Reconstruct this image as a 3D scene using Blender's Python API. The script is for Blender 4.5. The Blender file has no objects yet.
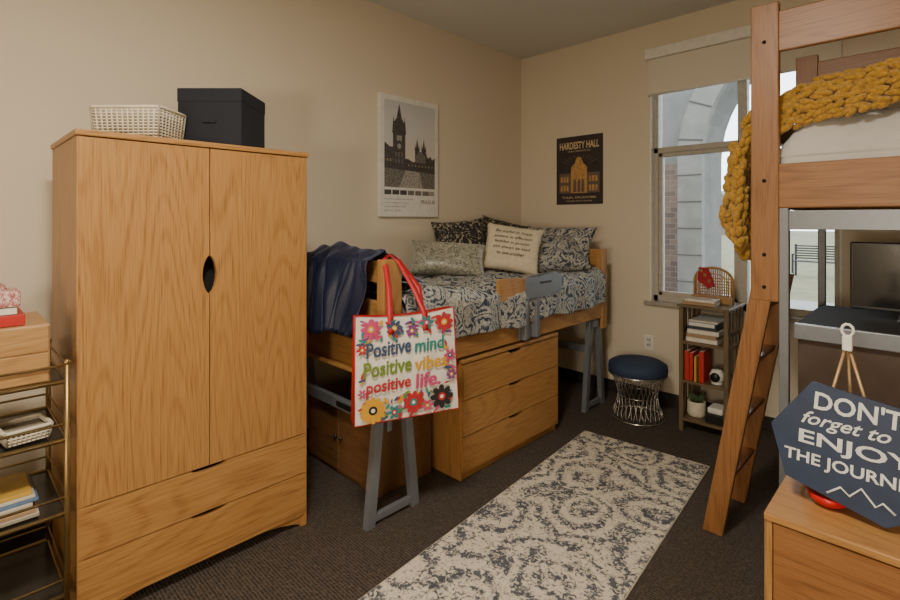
import bpy, bmesh, math, random
from mathutils import Matrix, Vector, noise
random.seed(7)
S=bpy.context.scene
# ------------------------------------------------------------------ helpers
def link(o,parent=None):
    S.collection.objects.link(o)
    if parent: o.parent=parent
    return o
def empty(name):
    e=bpy.data.objects.new(name,None); e.empty_display_size=.1
    return link(e)
I4=Matrix.Identity(4)
YZ=Matrix(((0,0,1,0),(1,0,0,0),(0,1,0,0),(0,0,0,1)))      # local x->Y, y->Z, z->X
XZ=Matrix(((1,0,0,0),(0,0,-1,0),(0,1,0,0),(0,0,0,1)))     # local x->X, y->Z, z->-Y
def frame(loc,yaw,tilt=0,roll=0):
    return Matrix.Translation(loc)@Matrix.Rotation(math.radians(yaw),4,'Z')@Matrix.Rotation(math.radians(90-tilt),4,'X')@Matrix.Rotation(math.radians(roll),4,'Z')
def rotz(loc,a):
    return Matrix.Translation(loc)@Matrix.Rotation(math.radians(a),4,'Z')
class B:
    def __init__(s): s.bm=bmesh.new(); s.mats=[]
    def add(s,bm,mat,M=None,smooth=False):
        if mat not in s.mats: s.mats.append(mat)
        i=s.mats.index(mat)
        if M is not None: bmesh.ops.transform(bm,matrix=M,verts=bm.verts)
        for f in bm.faces: f.material_index=i; f.smooth=smooth
        me=bpy.data.meshes.new('t'); bm.to_mesh(me); bm.free()
        s.bm.from_mesh(me); bpy.data.meshes.remove(me)
    def box(s,x0,x1,y0,y1,z0,z1,mat,bev=.003,M=None):
        bm=bmesh.new(); bmesh.ops.create_cube(bm,size=1)
        bmesh.ops.transform(bm,matrix=Matrix.Translation(((x0+x1)/2,(y0+y1)/2,(z0+z1)/2))@Matrix.Diagonal((abs(x1-x0),abs(y1-y0),abs(z1-z0),1)),verts=bm.verts)
        if bev>0: bmesh.ops.bevel(bm,geom=list(bm.edges),offset=bev,segments=2,affect='EDGES',profile=.5)
        s.add(bm,mat,M)
    def prism(s,pts,z0,z1,mat,M=None,bev=0,smooth=False):
        bm=bmesh.new(); a=[bm.verts.new((p[0],p[1],z0)) for p in pts]; b=[bm.verts.new((p[0],p[1],z1)) for p in pts]
        n=len(pts); bm.faces.new(a[::-1]); top=bm.faces.new(b)
        for i in range(n): bm.faces.new((a[i],a[(i+1)%n],b[(i+1)%n],b[i]))
        bmesh.ops.recalc_face_normals(bm,faces=bm.faces)
        if bev: bmesh.ops.bevel(bm,geom=list(top.edges),offset=bev,segments=2,affect='EDGES')
        s.add(bm,mat,M,smooth)
    def flat(s,pts,z,mat,M=None):
        bm=bmesh.new(); bm.faces.new([bm.verts.new((p[0],p[1],z)) for p in pts]); s.add(bm,mat,M)
    def cone(s,p0,p1,r0,r1,mat,seg=16,M=None,smooth=True):
        p0=Vector(p0);p1=Vector(p1);d=p1-p0
        bm=bmesh.new(); bmesh.ops.create_cone(bm,cap_ends=True,segments=seg,radius1=r0,radius2=r1,depth=d.length)
        R=d.to_track_quat('Z','Y').to_matrix().to_4x4()
        bmesh.ops.transform(bm,matrix=Matrix.Translation((p0+p1)/2)@R,verts=bm.verts)
        s.add(bm,mat,M,smooth)
    def ball(s,loc,rad,mat,M=None,seg=16,R=None):
        bm=bmesh.new(); bmesh.ops.create_uvsphere(bm,u_segments=seg,v_segments=max(6,seg//2),radius=1)
        T=Matrix.Translation(loc)@(R if R is not None else I4)@Matrix.Diagonal((rad[0],rad[1],rad[2],1))
        bmesh.ops.transform(bm,matrix=T,verts=bm.verts); s.add(bm,mat,M,True)
    def tube(s,pts,r,mat,closed=False,seg=8,M=None):
        pts=[Vector(p) for p in pts]; n=len(pts); bm=bmesh.new(); rings=[]; up=None
        for i,p in enumerate(pts):
            if closed: t=pts[(i+1)%n]-pts[i-1]
            else: t=pts[min(i+1,n-1)]-pts[max(i-1,0)]
            t.normalize()
            if up is None: up=Vector((0,0,1)) if abs(t.z)<.9 else Vector((1,0,0))
            a=t.cross(up).normalized(); b=a.cross(t).normalized(); up=b
            rings.append([bm.verts.new(p+(a*math.cos(k*2*math.pi/seg)+b*math.sin(k*2*math.pi/seg))*r) for k in range(seg)])
        for i in range(n if closed else n-1):
            A=rings[i];C=rings[(i+1)%n]
            for k in range(seg): bm.faces.new((A[k],A[(k+1)%seg],C[(k+1)%seg],C[k]))
        if not closed: bm.faces.new(rings[0]); bm.faces.new(rings[-1][::-1])
        bmesh.ops.recalc_face_normals(bm,faces=bm.faces); s.add(bm,mat,M,True)
    def ribbon(s,pts,w,mat,th=.003,M=None,axis=(1,0,0)):
        bm=bmesh.new(); ax=Vector(axis).normalized()*w/2; rows=[]
        n=len(pts)
        for i,p in enumerate(pts):
            p=Vector(p); t=(Vector(pts[min(i+1,n-1)])-Vector(pts[max(i-1,0)])).normalized(); nn=t.cross(ax).normalized()*th/2
            rows.append([bm.verts.new(p-ax-nn),bm.verts.new(p+ax-nn),bm.verts.new(p+ax+nn),bm.verts.new(p-ax+nn)])
        for i in range(n-1):
            for k in range(4): bm.faces.new((rows[i][k],rows[i][(k+1)%4],rows[i+1][(k+1)%4],rows[i+1][k]))
        bm.faces.new(rows[0]);bm.faces.new(rows[-1][::-1])
        bmesh.ops.recalc_face_normals(bm,faces=bm.faces); s.add(bm,mat,M,True)
    def surf(s,f,nu,nv,mat,M=None,closeu=False,th=0):
        bm=bmesh.new(); g=[[bm.verts.new(f(i/nu,j/nv)) for j in range(nv+1)] for i in range(nu+1)]
        for i in range(nu):
            for j in range(nv): bm.faces.new((g[i][j],g[i+1][j],g[i+1][j+1],g[i][j+1]))
        bmesh.ops.remove_doubles(bm,verts=bm.verts,dist=1e-5)
        bmesh.ops.recalc_face_normals(bm,faces=bm.faces)
        if th: bmesh.ops.solidify(bm,geom=list(bm.faces),thickness=th)
        s.add(bm,mat,M,True)
    def lathe(s,prof,loc,mat,seg=32,M=None):
        def f(u,v):
            k=v*(len(prof)-1); i=min(int(k),len(prof)-2); t=k-i
            r=prof[i][0]*(1-t)+prof[i+1][0]*t; z=prof[i][1]*(1-t)+prof[i+1][1]*t
            a=u*2*math.pi; return (loc[0]+r*math.cos(a),loc[1]+r*math.sin(a),loc[2]+z)
        s.surf(f,seg,len(prof)-1,mat,M)
    def text(s,txt,x0,y0,w,h,z,mat,M=None,th=.0008,skew=0,rot=0,fat=.012):
        cu=bpy.data.curves.new('txt','FONT'); cu.body=txt; cu.size=1; cu.offset=fat; cu.shear=skew
        cu.resolution_u=3
        ob=bpy.data.objects.new('txt',cu); S.collection.objects.link(ob)
        dg=bpy.context.evaluated_depsgraph_get(); dg.update()
        me=bpy.data.meshes.new_from_object(ob.evaluated_get(dg))
        bm=bmesh.new(); bm.from_mesh(me)
        bpy.data.objects.remove(ob); bpy.data.curves.remove(cu); bpy.data.meshes.remove(me)
        xs=[v.co.x for v in bm.verts]; ys=[v.co.y for v in bm.verts]
        a,b,c,d=min(xs),max(xs),min(ys),max(ys)
        for v in bm.verts:
            v.co=Vector(((v.co.x-a)/(b-a)*w-w/2,(v.co.y-c)/(d-c)*h,0))
        R=Matrix.Translation((x0+w/2,y0,z))@Matrix.Rotation(math.radians(rot),4,'Z')
        bmesh.ops.transform(bm,matrix=R,verts=bm.verts)
        for f in bm.faces:
            if f.normal.z<0: f.normal_flip()
        s.add(bm,mat,M)
    def done(s,name,parent=None,sub=0):
        me=bpy.data.meshes.new(name)
        if len(s.bm.verts):
            xs=[v.co for v in s.bm.verts]
            c=Vector(((min(v.x for v in xs)+max(v.x for v in xs))/2,(min(v.y for v in xs)+max(v.y for v in xs))/2,min(v.z for v in xs)))
        else: c=Vector()
        bmesh.ops.translate(s.bm,verts=s.bm.verts,vec=-c)
        s.bm.to_mesh(me); s.bm.free()
        for m in s.mats: me.materials.append(m)
        o=bpy.data.objects.new(name,me); o.location=c
        link(o,parent)
        return o
# ------------------------------------------------------------------ materials
def base(name,col=(.5,.5,.5),rough=.6,metal=0,**kw):
    m=bpy.data.materials.new(name); m.use_nodes=True; nt=m.node_tree; b=nt.nodes['Principled BSDF']
    b.inputs['Base Color'].default_value=(*col,1); b.inputs['Roughness'].default_value=rough; b.inputs['Metallic'].default_value=metal
    for k,v in kw.items(): b.inputs[k.replace('_',' ')].default_value=v
    return m,nt,b
def nd(nt,t,ins=None,**kw):
    n=nt.nodes.new('ShaderNode'+t)
    for k,v in kw.items(): setattr(n,k,v)
    for k,v in (ins or {}).items():
        if hasattr(v,'is_linked') or hasattr(v,'links'): nt.links.new(v,n.inputs[k])
        else: n.inputs[k].default_value=v
    return n
def ramp(nt,fac,stops,mode='LINEAR'):
    r=nt.nodes.new('ShaderNodeValToRGB'); r.color_ramp.interpolation=mode; e=r.color_ramp.elements
    while len(e)<len(stops): e.new(.5)
    for i,(p,c) in enumerate(stops): e[i].position=p; e[i].color=(*c,1)
    nt.links.new(fac,r.inputs[0]); return r
def bump(nt,b,h,st=.2,dist=.01):
    n=nd(nt,'Bump',{'Height':h,'Strength':st,'Distance':dist}); nt.links.new(n.outputs[0],b.inputs['Normal'])
def simple(name,col,rough=.6,metal=0,var=.08,sc=30,bmp=.05,**kw):
    m,nt,b=base(name,col,rough,metal,**kw)
    tc=nd(nt,'TexCoord'); n=nd(nt,'TexNoise',{'Vector':tc.outputs['Object'],'Scale':sc,'Detail':4.})
    r=ramp(nt,n.outputs[0],[(.3,tuple(c*(1-var) for c in col)),(.7,tuple(min(1,c*(1+var)) for c in col))])
    nt.links.new(r.outputs[0],b.inputs['Base Color'])
    if bmp: bump(nt,b,n.outputs[0],bmp,.004)
    return m
def wood(name,axis,c1,c2,c3,rough=.4,seed=0.):
    m,nt,b=base(name,c2,rough); tc=nd(nt,'TexCoord')
    sc={'X':(.45,3.6,3.6),'Y':(3.6,.45,3.6),'Z':(3.6,3.6,.45)}[axis]; sp={'X':(7,200,200),'Y':(200,7,200),'Z':(200,200,7)}[axis]
    mp=nd(nt,'Mapping',{'Vector':tc.outputs['Object'],'Scale':sc,'Location':(seed,seed*1.7,seed*.6)})
    n=nd(nt,'TexNoise',{'Vector':mp.outputs[0],'Scale':1.,'Detail':1.2,'Roughness':.35})
    mu=nd(nt,'Math',{0:n.outputs[0],1:190.},operation='MULTIPLY'); si=nd(nt,'Math',{0:mu.outputs[0]},operation='SINE')
    ab=nd(nt,'Math',{0:si.outputs[0],1:0.2},operation='MAXIMUM')
    mp2=nd(nt,'Mapping',{'Vector':tc.outputs['Object'],'Scale':sp}); n2=nd(nt,'TexNoise',{'Vector':mp2.outputs[0],'Scale':1.,'Detail':3.})
    a=nd(nt,'Math',{0:ab.outputs[0],1:-.20,2:.61},operation='MULTIPLY_ADD')
    a2=nd(nt,'Math',{0:n2.outputs[0],1:1.1,2:a.outputs[0]},operation='MULTIPLY_ADD')
    a3=nd(nt,'Math',{0:a2.outputs[0],1:.55},operation='SUBTRACT')
    r=ramp(nt,a3.outputs[0],[(.2,c1),(.5,c2),(.82,c3)]); nt.links.new(r.outputs[0],b.inputs['Base Color'])
    bump(nt,b,n2.outputs[0],.08,.002); return m
oc=((.235,.105,.030),(.365,.182,.056),(.43,.232,.078))
OZ=wood('oak_vertical','Z',*oc); OY=wood('oak_along_y','Y',*oc,seed=3.); OX=wood('oak_along_x','X',*oc,seed=6.)
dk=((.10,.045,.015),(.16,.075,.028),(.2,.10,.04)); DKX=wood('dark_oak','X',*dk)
rc=((.16,.065,.019),(.25,.108,.034),(.30,.142,.048)); LZ=wood('loft_oak_v','Z',*rc); LXm=wood('loft_oak_x','X',*rc,seed=2.); LYm=wood('loft_oak_y','Y',*rc)
wl=((.08,.055,.028),(.13,.09,.048),(.18,.125,.065)); WX=wood('weathered_wood','X',*wl); WZ=wood('weathered_wood_v','Z',*wl)
GREY=simple('grey_metal',(.20,.215,.235),.38,.4,.04)
DARKC=simple('recess_shade_black',(.006,.005,.004),.9)  # near-black colour standing in for the shade inside recesses
WHITE=simple('white_paint',(.70,.68,.62),.5); BLACK=simple('black_plastic',(.012,.012,.014),.35)
def wallmat(name,col):
    m,nt,b=base(name,col,.85); tc=nd(nt,'TexCoord'); n=nd(nt,'TexNoise',{'Vector':tc.outputs['Object'],'Scale':220.,'Detail':3.})
    n2=nd(nt,'TexNoise',{'Vector':tc.outputs['Object'],'Scale':.8,'Detail':2.})
    r=ramp(nt,n2.outputs[0],[(.3,tuple(c*.96 for c in col)),(.7,col)]); nt.links.new(r.outputs[0],b.inputs['Base Color']); bump(nt,b,n.outputs[0],.12,.002); return m
WALL=wallmat('beige_wall_paint',(.64,.555,.425)); CEIL=wallmat('ceiling_paint',(.66,.65,.60))
def carpet():
    m,nt,b=base('carpet',(.05,.04,.03),.95); tc=nd(nt,'TexCoord')
    v=nd(nt,'TexVoronoi',{'Vector':tc.outputs['Object'],'Scale':110.})
    w=nd(nt,'TexWave',{'Vector':tc.outputs['Object'],'Scale':24.,'Distortion':.6,'Detail':2.},bands_direction='Y')
    a=nd(nt,'Math',{0:w.outputs[1],1:.55,2:v.outputs[0]},operation='MULTIPLY_ADD')
    r=ramp(nt,a.outputs[0],[(.15,(.008,.0055,.004)),(.5,(.025,.018,.013)),(1.,(.075,.055,.040))]); nt.links.new(r.outputs[0],b.inputs['Base Color']); bump(nt,b,a.outputs[0],.6,.006); return m
def damask(name,stops,scale,rough=.8,freq=24.,nz=1.4,fine=4.,sheen=0.,wv=.25,mode='CONSTANT'):
    m,nt,b=base(name,(.5,.5,.5),rough); b.inputs['Sheen Weight'].default_value=sheen
    tc=nd(nt,'TexCoord'); n1=nd(nt,'TexNoise',{'Vector':tc.outputs['Object'],'Scale':scale*.9,'Detail':2.})
    vm=nd(nt,'VectorMath',{0:n1.outputs['Color'],1:(wv,wv,wv)},operation='MULTIPLY'); va=nd(nt,'VectorMath',{0:tc.outputs['Object'],1:vm.outputs[0]},operation='ADD')
    v=nd(nt,'TexVoronoi',{'Vector':va.outputs[0],'Scale':scale}); mu=nd(nt,'Math',{0:v.outputs[0],1:freq},operation='MULTIPLY'); si=nd(nt,'Math',{0:mu.outputs[0]},operation='SINE')
    n2=nd(nt,'TexNoise',{'Vector':tc.outputs['Object'],'Scale':scale*fine,'Detail':4.,'Roughness':.6,'Distortion':1.2})
    a=nd(nt,'Math',{0:si.outputs[0],1:.16,2:.5},operation='MULTIPLY_ADD'); n3=nd(nt,'Math',{0:n2.outputs[0],1:.5},operation='SUBTRACT')
    a2=nd(nt,'Math',{0:n3.outputs[0],1:nz,2:a.outputs[0]},operation='MULTIPLY_ADD')
    r=ramp(nt,a2.outputs[0],stops,mode); nt.links.new(r.outputs[0],b.inputs['Base Color']); bump(nt,b,n2.outputs[0],.15,.004); return m
QUILT=damask('paisley_quilt',[(0,(.025,.035,.055)),(.36,(.09,.115,.15)),(.43,(.42,.39,.31)),(.50,(.17,.20,.24)),(.58,(.48,.44,.35)),(.68,(.24,.235,.18)),(.78,(.06,.07,.08))],5.8,freq=36,nz=1.1,fine=4.5,wv=.3)
SHAM=damask('paisley_sham',[(0,(.025,.035,.055)),(.36,(.10,.13,.17)),(.45,(.45,.41,.31)),(.54,(.18,.20,.21)),(.64,(.5,.46,.36))],6.5,freq=34,nz=1.1,fine=4.5)
SAGE=damask('sage_brocade',[(0,(.12,.12,.085)),(.40,(.20,.20,.15)),(.50,(.38,.36,.28)),(.60,(.24,.23,.17)),(.72,(.45,.43,.34))],10.,rough=.38,sheen=.3,freq=40)
CHARP=damask('charcoal_print',[(0,(.012,.012,.016)),(.55,(.02,.02,.024)),(.60,(.2,.17,.1)),(.68,(.33,.29,.2))],9.)
RUG=damask('distressed_rug',[(0,(.045,.05,.065)),(.35,(.095,.10,.12)),(.42,(.25,.24,.22)),(.475,(.50,.445,.345)),(.8,(.63,.565,.45))],3.0,rough=.95,freq=26,nz=2.1,fine=15.,mode='LINEAR',wv=.3)
NAVY,_nt,_b=base('navy_velvet',(.007,.011,.034),.5); _b.inputs['Sheen Weight'].default_value=.55; _b.inputs['Sheen Roughness'].default_value=.3; _b.inputs['Sheen Tint'].default_value=(.22,.30,.6,1)
_n=nd(_nt,'TexNoise',{'Scale':50.}); bump(_nt,_b,_n.outputs[0],.2,.004)
CREAM=simple('cream_cloth',(.56,.48,.34),.85); LINEN=simple('white_comforter',(.50,.48,.45),.85,sc=8)
MUST=simple('mustard_yarn',(.38,.205,.022),1.,var=.35,sc=90,bmp=.8,Sheen_Weight=.3)
BRASS=simple('brass',(.30,.20,.08),.35,.85); SILV=simple('chrome_wire',(.55,.52,.47),.25,.9)
RED=simple('red_strap',(.40,.010,.013),.5); PAPER=simple('paper',(.62,.58,.5),.8)
INK=simple('ink_black',(.015,.014,.015),.7)
def em(name,c,s):
    m,nt,b=base(name,c); b.inputs['Emission Color'].default_value=(*c,1); b.inputs['Emission Strength'].default_value=s; return m
# ------------------------------------------------------------------ room shell
H=3.02; BW=3.99; RX=4.7; FY=-1.9
b=B(); b.box(-.2,RX+.2,FY-.2,BW,-.1,0,carpet(),0); b.done('floor')
b=B(); b.box(-.2,RX+.2,FY-.2,BW+.25,H,H+.1,CEIL,0); b.done('ceiling')
b=B(); b.box(-.2,0,FY,BW+.25,-.1,H,WALL,0); b.done('wall_left')
b=B(); b.box(RX,RX+.2,FY,BW+.25,-.1,H,WALL,0); b.done('wall_right')
b=B(); b.box(0,RX,FY-.2,FY,-.1,H,WALL,0); b.done('wall_front')
WX0,WX1,WZ0,WZ1=1.27,2.49,.80,2.80
b=B(); yb=BW+.25
b.box(0,WX0,BW,yb,-.1,H,WALL,0); b.box(WX1,RX,BW,yb,-.1,H,WALL,0); b.box(WX0,WX1,BW,yb,-.1,WZ0,WALL,0); b.box(WX0,WX1,BW,yb,WZ1,H,WALL,0); b.done('wall_back')
BASEM=simple('vinyl_baseboard',(.025,.02,.017),.5)
b=B(); b.box(0,.012,FY,BW,0,.10,BASEM,.002); b.done('baseboard_left')
b=B(); b.box(.012,RX,BW-.012,BW,0,.10,BASEM,.002); b.done('baseboard_back')
# window
FR=simple('window_frame_taupe',(.40,.37,.31),.5); 
gm=bpy.data.materials.new('window_glass'); gm.use_nodes=True; nt=gm.node_tree; nt.nodes.clear()
out=nd(nt,'OutputMaterial'); tr=nd(nt,'BsdfTransparent',{'Color':(.93,.96,.96,1)}); gl=nd(nt,'BsdfGlossy',{'Roughness':.02}); fz=nd(nt,'Fresnel',{'IOR':1.3}); mx=nd(nt,'MixShader',{0:fz.outputs[0],1:tr.outputs[0],2:gl.outputs[0]}); nt.links.new(mx.outputs[0],out.inputs[0])
win=empty('window_1')
b=B(); y0,y1=BW+.05,BW+.12
b.box(WX0,WX0+.045,y0,y1,WZ0,WZ1,FR); b.box(WX1-.045,WX1,y0,y1,WZ0,WZ1,FR); b.box(WX0,WX1,y0,y1,WZ0,WZ0+.05,FR); b.box(WX0,WX1,y0,y1,WZ1-.05,WZ1,FR)
b.box(1.885,1.945,y0,y1,WZ0,WZ1,FR); b.box(WX0,1.9,y0,y1,1.985,2.03,FR)
b.box(WX0+.045,WX0+.075,y0+.01,y1-.01,WZ0+.05,1.985,FR); b.box(1.86,1.885,y0+.01,y1-.01,WZ0+.05,1.985,FR); b.box(WX0+.04,1.89,y0+.01,y1-.01,WZ0+.05,WZ0+.08,FR); b.box(WX0+.04,1.89,y0+.01,y1-.01,1.955,1.985,FR)
b.done('frame',win)
b=B(); b.box(WX0+.03,WX1-.03,BW+.08,BW+.086,WZ0+.03,WZ1-.03,gm,0); b.done('glass',win)
b=B(); b.box(WX0-.04,WX1+.04,BW-.035,BW+.05,WZ0-.025,WZ0+.003,simple('sill_stone',(.33,.3,.25),.4),.004); b.done('sill',win)
b=B(); 
b.box(WX0-.0,WX0+.012,BW-.006,BW+.05,WZ0,WZ1,WHITE,.001); b.box(WX1-.012,WX1,BW-.006,BW+.05,WZ0,WZ1,WHITE,.001); b.done('casing',win)
SH=bpy.data.materials.new('shade_fabric'); SH.use_nodes=True; nt=SH.node_tree; nt.nodes.clear()
out=nd(nt,'OutputMaterial'); d1=nd(nt,'BsdfDiffuse',{'Color':(.76,.70,.58,1)}); t1=nd(nt,'BsdfTranslucent',{'Color':(.6,.53,.42,1)}); mx=nd(nt,'MixShader',{0:.22,1:d1.outputs[0],2:t1.outputs[0]}); nt.links.new(mx.outputs[0],out.inputs[0])
b=B(); b.box(WX0-.015,WX1+.015,BW-.075,BW-.001,2.72,2.80,WHITE,.004); b.box(WX0+.0,WX1-.0,BW-.04,BW-.036,2.44,2.73,SH,0); b.cone((WX0,BW-.038,2.44),(WX1,BW-.038,2.44),.009,.009,WHITE); b.done('roller_shade')
b=B()
b.box(1.225,1.30,BW-.006,BW-.0005,.405,.525,WHITE,.002)
for z in (.435,.475): b.box(1.245,1.28,BW-.009,BW-.006,z,z+.028,simple('outlet_face',(.5,.48,.43),.4),.001); b.box(1.253,1.256,BW-.010,BW-.0088,z+.008,z+.02,INK,0); b.box(1.269,1.272,BW-.010,BW-.0088,z+.008,z+.02,INK,0)
b.done('wall_outlet')
# ------------------------------------------------------------------ exterior
b=B(); b.box(-12,16,BW+.25,12,-.3,-.15,simple('concrete_patio',(.20,.19,.18),.9,sc=6),0); b.done('patio')
b=B(); b.box(-40,45,12,90,-.35,-.17,simple('dry_lawn',(.11,.10,.045),.95,sc=3,var=.25),0); b.done('lawn')
def stone():
    m,nt,bs=base('stone_blocks',(.4,.37,.32),.9); tc=nd(nt,'TexCoord'); mp=nd(nt,'Mapping',{'Vector':tc.outputs['Object'],'Rotation':(math.pi/2,0,0)})
    br=nd(nt,'TexBrick',{'Vector':mp.outputs[0],'Color1':(.13,.085,.06,1),'Color2':(.075,.05,.04,1),'Mortar':(.15,.13,.11,1),'Scale':4.,'Mortar Size':.012}); nt.links.new(br.outputs[0],bs.inputs[0]); return m
STN=stone(); LST=simple('limestone',(.125,.12,.11),.9,sc=5,var=.15); JNT=simple('stone_joint',(.06,.055,.05),.9)
cx,zs,r=2.45,2.15,1.4
arc=[(cx-r*math.cos(a),zs+r*math.sin(a)) for a in [i*math.pi/24 for i in range(25)]]
b=B(); pts=[(-3,-.15),(cx-r,-.15)]+arc+[(cx+r,-.15),(9,-.15),(9,5),(-3,5)]
b.prism(pts,-6.6,-6.0,LST,XZ)
b.prism([(-3,-.15),(cx-r-.22,-.15),(cx-r-.22,2.1),(-3,2.1)],-6.0,-5.95,STN,XZ)
R2=r+.26
arc2=[(cx-R2*math.cos(a),zs+R2*math.sin(a)) for a in [i*math.pi/24 for i in range(25)]]
L2=simple('limestone_trim',(.165,.155,.14),.9,sc=5,var=.15)
b.prism([(cx-r,-.15)]+arc+[(cx+r,-.15),(cx+R2,-.15)]+arc2[::-1]+[(cx-R2,-.15)],-6.0,-5.90,L2,XZ)
for i in range(1,24,2):
    a=i*math.pi/24; b.prism([(cx-(r+.0)*math.cos(a-.006),zs+r*math.sin(a-.006)),(cx-R2*math.cos(a-.006),zs+R2*math.sin(a-.006)),(cx-R2*math.cos(a+.006),zs+R2*math.sin(a+.006)),(cx-r*math.cos(a+.006),zs+r*math.sin(a+.006))],-5.90,-5.895,JNT,XZ)
for i in range(7): b.box(cx-R2,cx-r,5.895,5.905,.15+i*.3,.162+i*.3,JNT,0)
b.done('stone_arch')
def bench(x,y,w=1.5,nm='park_bench'):
    b=B(); m=simple('bench_metal',(.01,.01,.012),.5)
    z=-.17
    for i in range(6): b.box(x-w/2,x+w/2,y+.02,y+.05,z+.5+i*.07,z+.54+i*.07,m,.004)
    for i in range(4): b.box(x-w/2,x+w/2,y-.45+i*.12,y-.37+i*.12,z+.43,z+.46,m,.004)
    for sx in (-w/2,w/2-.05):
        b.box(x+sx,x+sx+.05,y-.45,y-.4,z,z+.65,m); b.box(x+sx,x+sx+.05,y,y+.06,z,z+.92,m); b.box(x+sx,x+sx+.05,y-.45,y+.02,z+.62,z+.66,m)
    b.done(nm)
bench(.5,17.5,1.2); bench(-3.6,18.5)
b=B(); lm=simple('lamp_post_metal',(.02,.02,.02),.5); b.cone((-1.2,22,-.17),(-1.2,22,3.6),.07,.05,lm); b.cone((-1.2,22,3.6),(-1.2,22,4.0),.1,.2,WHITE); b.cone((-1.2,22,4.0),(-1.2,22,4.15),.24,.03,lm); b.done('street_lamp')
b=B(); m=simple('distant_building',(.15,.12,.10),.9); b.box(-40,-12,60,70,-.165,3.2,m,0); b.prism([(-41,3.2),(-11,3.2),(-16,5),(-36,5)],-70,-60,m,XZ); b.done('distant_building')
# ------------------------------------------------------------------ wardrobe
wd=empty('wardrobe'); X0,XF=.24,.78; Y0,Y1=.335,1.225; HW=1.77
b=B(); b.box(X0,XF-.004,Y0,Y0+.022,0,HW-.022,OZ); b.box(X0,XF-.004,Y1-.022,Y1,0,HW-.022,OZ); b.box(X0,X0+.01,Y0+.02,Y1-.02,.06,HW-.02,OZ,0)
b.box(X0,XF,Y0+.02,Y1-.02,.06,.078,OY,0); b.done('carcass',wd)
b=B(); b.box(X0-.004,XF+.006,Y0-.006,Y1+.006,HW-.022,HW,OY,.004); b.done('top_panel',wd)
b=B(); b.box(X0+.02,XF-.06,Y0+.024,Y1-.024,.08,HW-.024,DARKC,0); b.done('interior_shade_fill',wd)  # solid black block paints the hollow's shade behind the handle cutouts
ym=(Y0+Y1)/2; zh=1.225
def lens(n=14,hh=.078,w=.026): return [(w*math.cos((i/n-.5)*math.pi)**1.3 if 0<i<n else 0,hh*math.sin((i/n-.5)*math.pi)) for i in range(n+1)]
b=B(); zb,zt=.44,HW-.026; L=lens()
ld=[(Y0+.004,zb),(ym-.0015,zb)]+[(ym-.0015-p[0],zh+p[1]) for p in L]+[(ym-.0015,zt),(Y0+.004,zt)]
rd=[(ym+.0015,zt)]+[(ym+.0015+p[0],zh+p[1]) for p in L[::-1]]+[(ym+.0015,zb),(Y1-.004,zb),(Y1-.004,zt)]
b.prism(ld,XF-.02,XF,OZ,YZ,.0015); b.prism(rd,XF-.02,XF,OZ,YZ,.0015); b.done('doors',wd)
b=B()
def drawer(b,a0,a1,z0,z1,p0,p1,mat,M,hw=.07,hd=.014):
    c=(a0+a1)/2; arc=[(c+hw*math.cos(math.pi*i/14),z1-hd*math.sin(math.pi*i/14)**.9 if 0<i<14 else z1) for i in range(15)]
    b.prism([(a0,z0),(a1,z0),(a1,z1)]+arc+[(a0,z1)],p0,p1,mat,M,.0015)
drawer(b,Y0+.004,Y1-.004,.255,.436,XF-.02,XF,OY,YZ); drawer(b,Y0+.004,Y1-.004,.075,.251,XF-.02,XF,OY,YZ)
n=16; arch=[(Y0+.03+(Y1-Y0-.06)*i/n,.062-.05*abs(2*i/n-1)**3) for i in range(n+1)]
b.prism([(Y0,0),(Y0+.03,0)]+arch+[(Y1-.03,0),(Y1,0),(Y1,.072),(Y0,.072)],XF-.035,XF-.012,OY,YZ); b.done('drawers',wd)
LINW=simple('basket_lining',(.34,.30,.22),.9); WICK=simple('pale_wicker',(.6,.54,.42),.8)
def basket(name,M,w,d,h,mat,fl=.02,rows=9,gap=.018):
    b=B()
    def rect(z):
        k=fl*z/h; a=w/2+k; c=d/2+k; r=.02; P=[]
        for sx,sy,a0 in ((1,1,0),(-1,1,90),(-1,-1,180),(1,-1,270)):
            for q in range(0,91,30):
                t=math.radians(a0+q); P.append((sx*(a-r)+r*math.cos(t),sy*(c-r)+r*math.sin(t),z))
        # order corners properly
        return P
    def rect2(z):
        k=fl*z/h; a=w/2+k; c=d/2+k; r=.015; P=[]
        for ccx,ccy,a0 in ((a-r,c-r,0),(-a+r,c-r,90),(-a+r,-c+r,180),(a-r,-c+r,270)):
            for q in range(0,91,30):
                t=math.radians(a0+q); P.append((ccx+r*math.cos(t),ccy+r*math.sin(t),z))
        return P
    for i in range(rows+1): b.tube(rect2(.004+i*(h-.008)/rows),.0034 if i<rows else .007,mat,True,6,M)
    nx=int(w/gap); ny=int(d/gap)
    for i in range(nx+1):
        for sy in (-1,1):
            x=-w/2+w*i/nx; b.tube([(x,sy*d/2,.002),(x*(1+2*fl/w),sy*(d/2+fl),h)],.0038,mat,False,5,M)
    for i in range(ny+1):
        for sx in (-1,1):
            y=-d/2+d*i/ny; b.tube([(sx*w/2,y,.002),(sx*(w/2+fl),y*(1+2*fl/d),h)],.0038,mat,False,5,M)
    b.box(-w/2,w/2,-d/2,d/2,0.0,.006,mat,.001,M)
    b.prism([(-w/2+.004,-d/2+.004),(w/2-.004,-d/2+.004),(w/2-.004,d/2-.004),(-w/2+.004,d/2-.004)],.004,h*.75,LINW,M)
    return b.done(name)
basket('woven_basket',rotz((.597,.572,HW+.001),44),.255,.17,.125,WICK,.009,10,.019)
BX=simple('black_navy_canvas',(.008,.010,.016),.85,sc=200,bmp=.3); MB=rotz((.578,.915,HW+.001),44.4)
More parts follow.
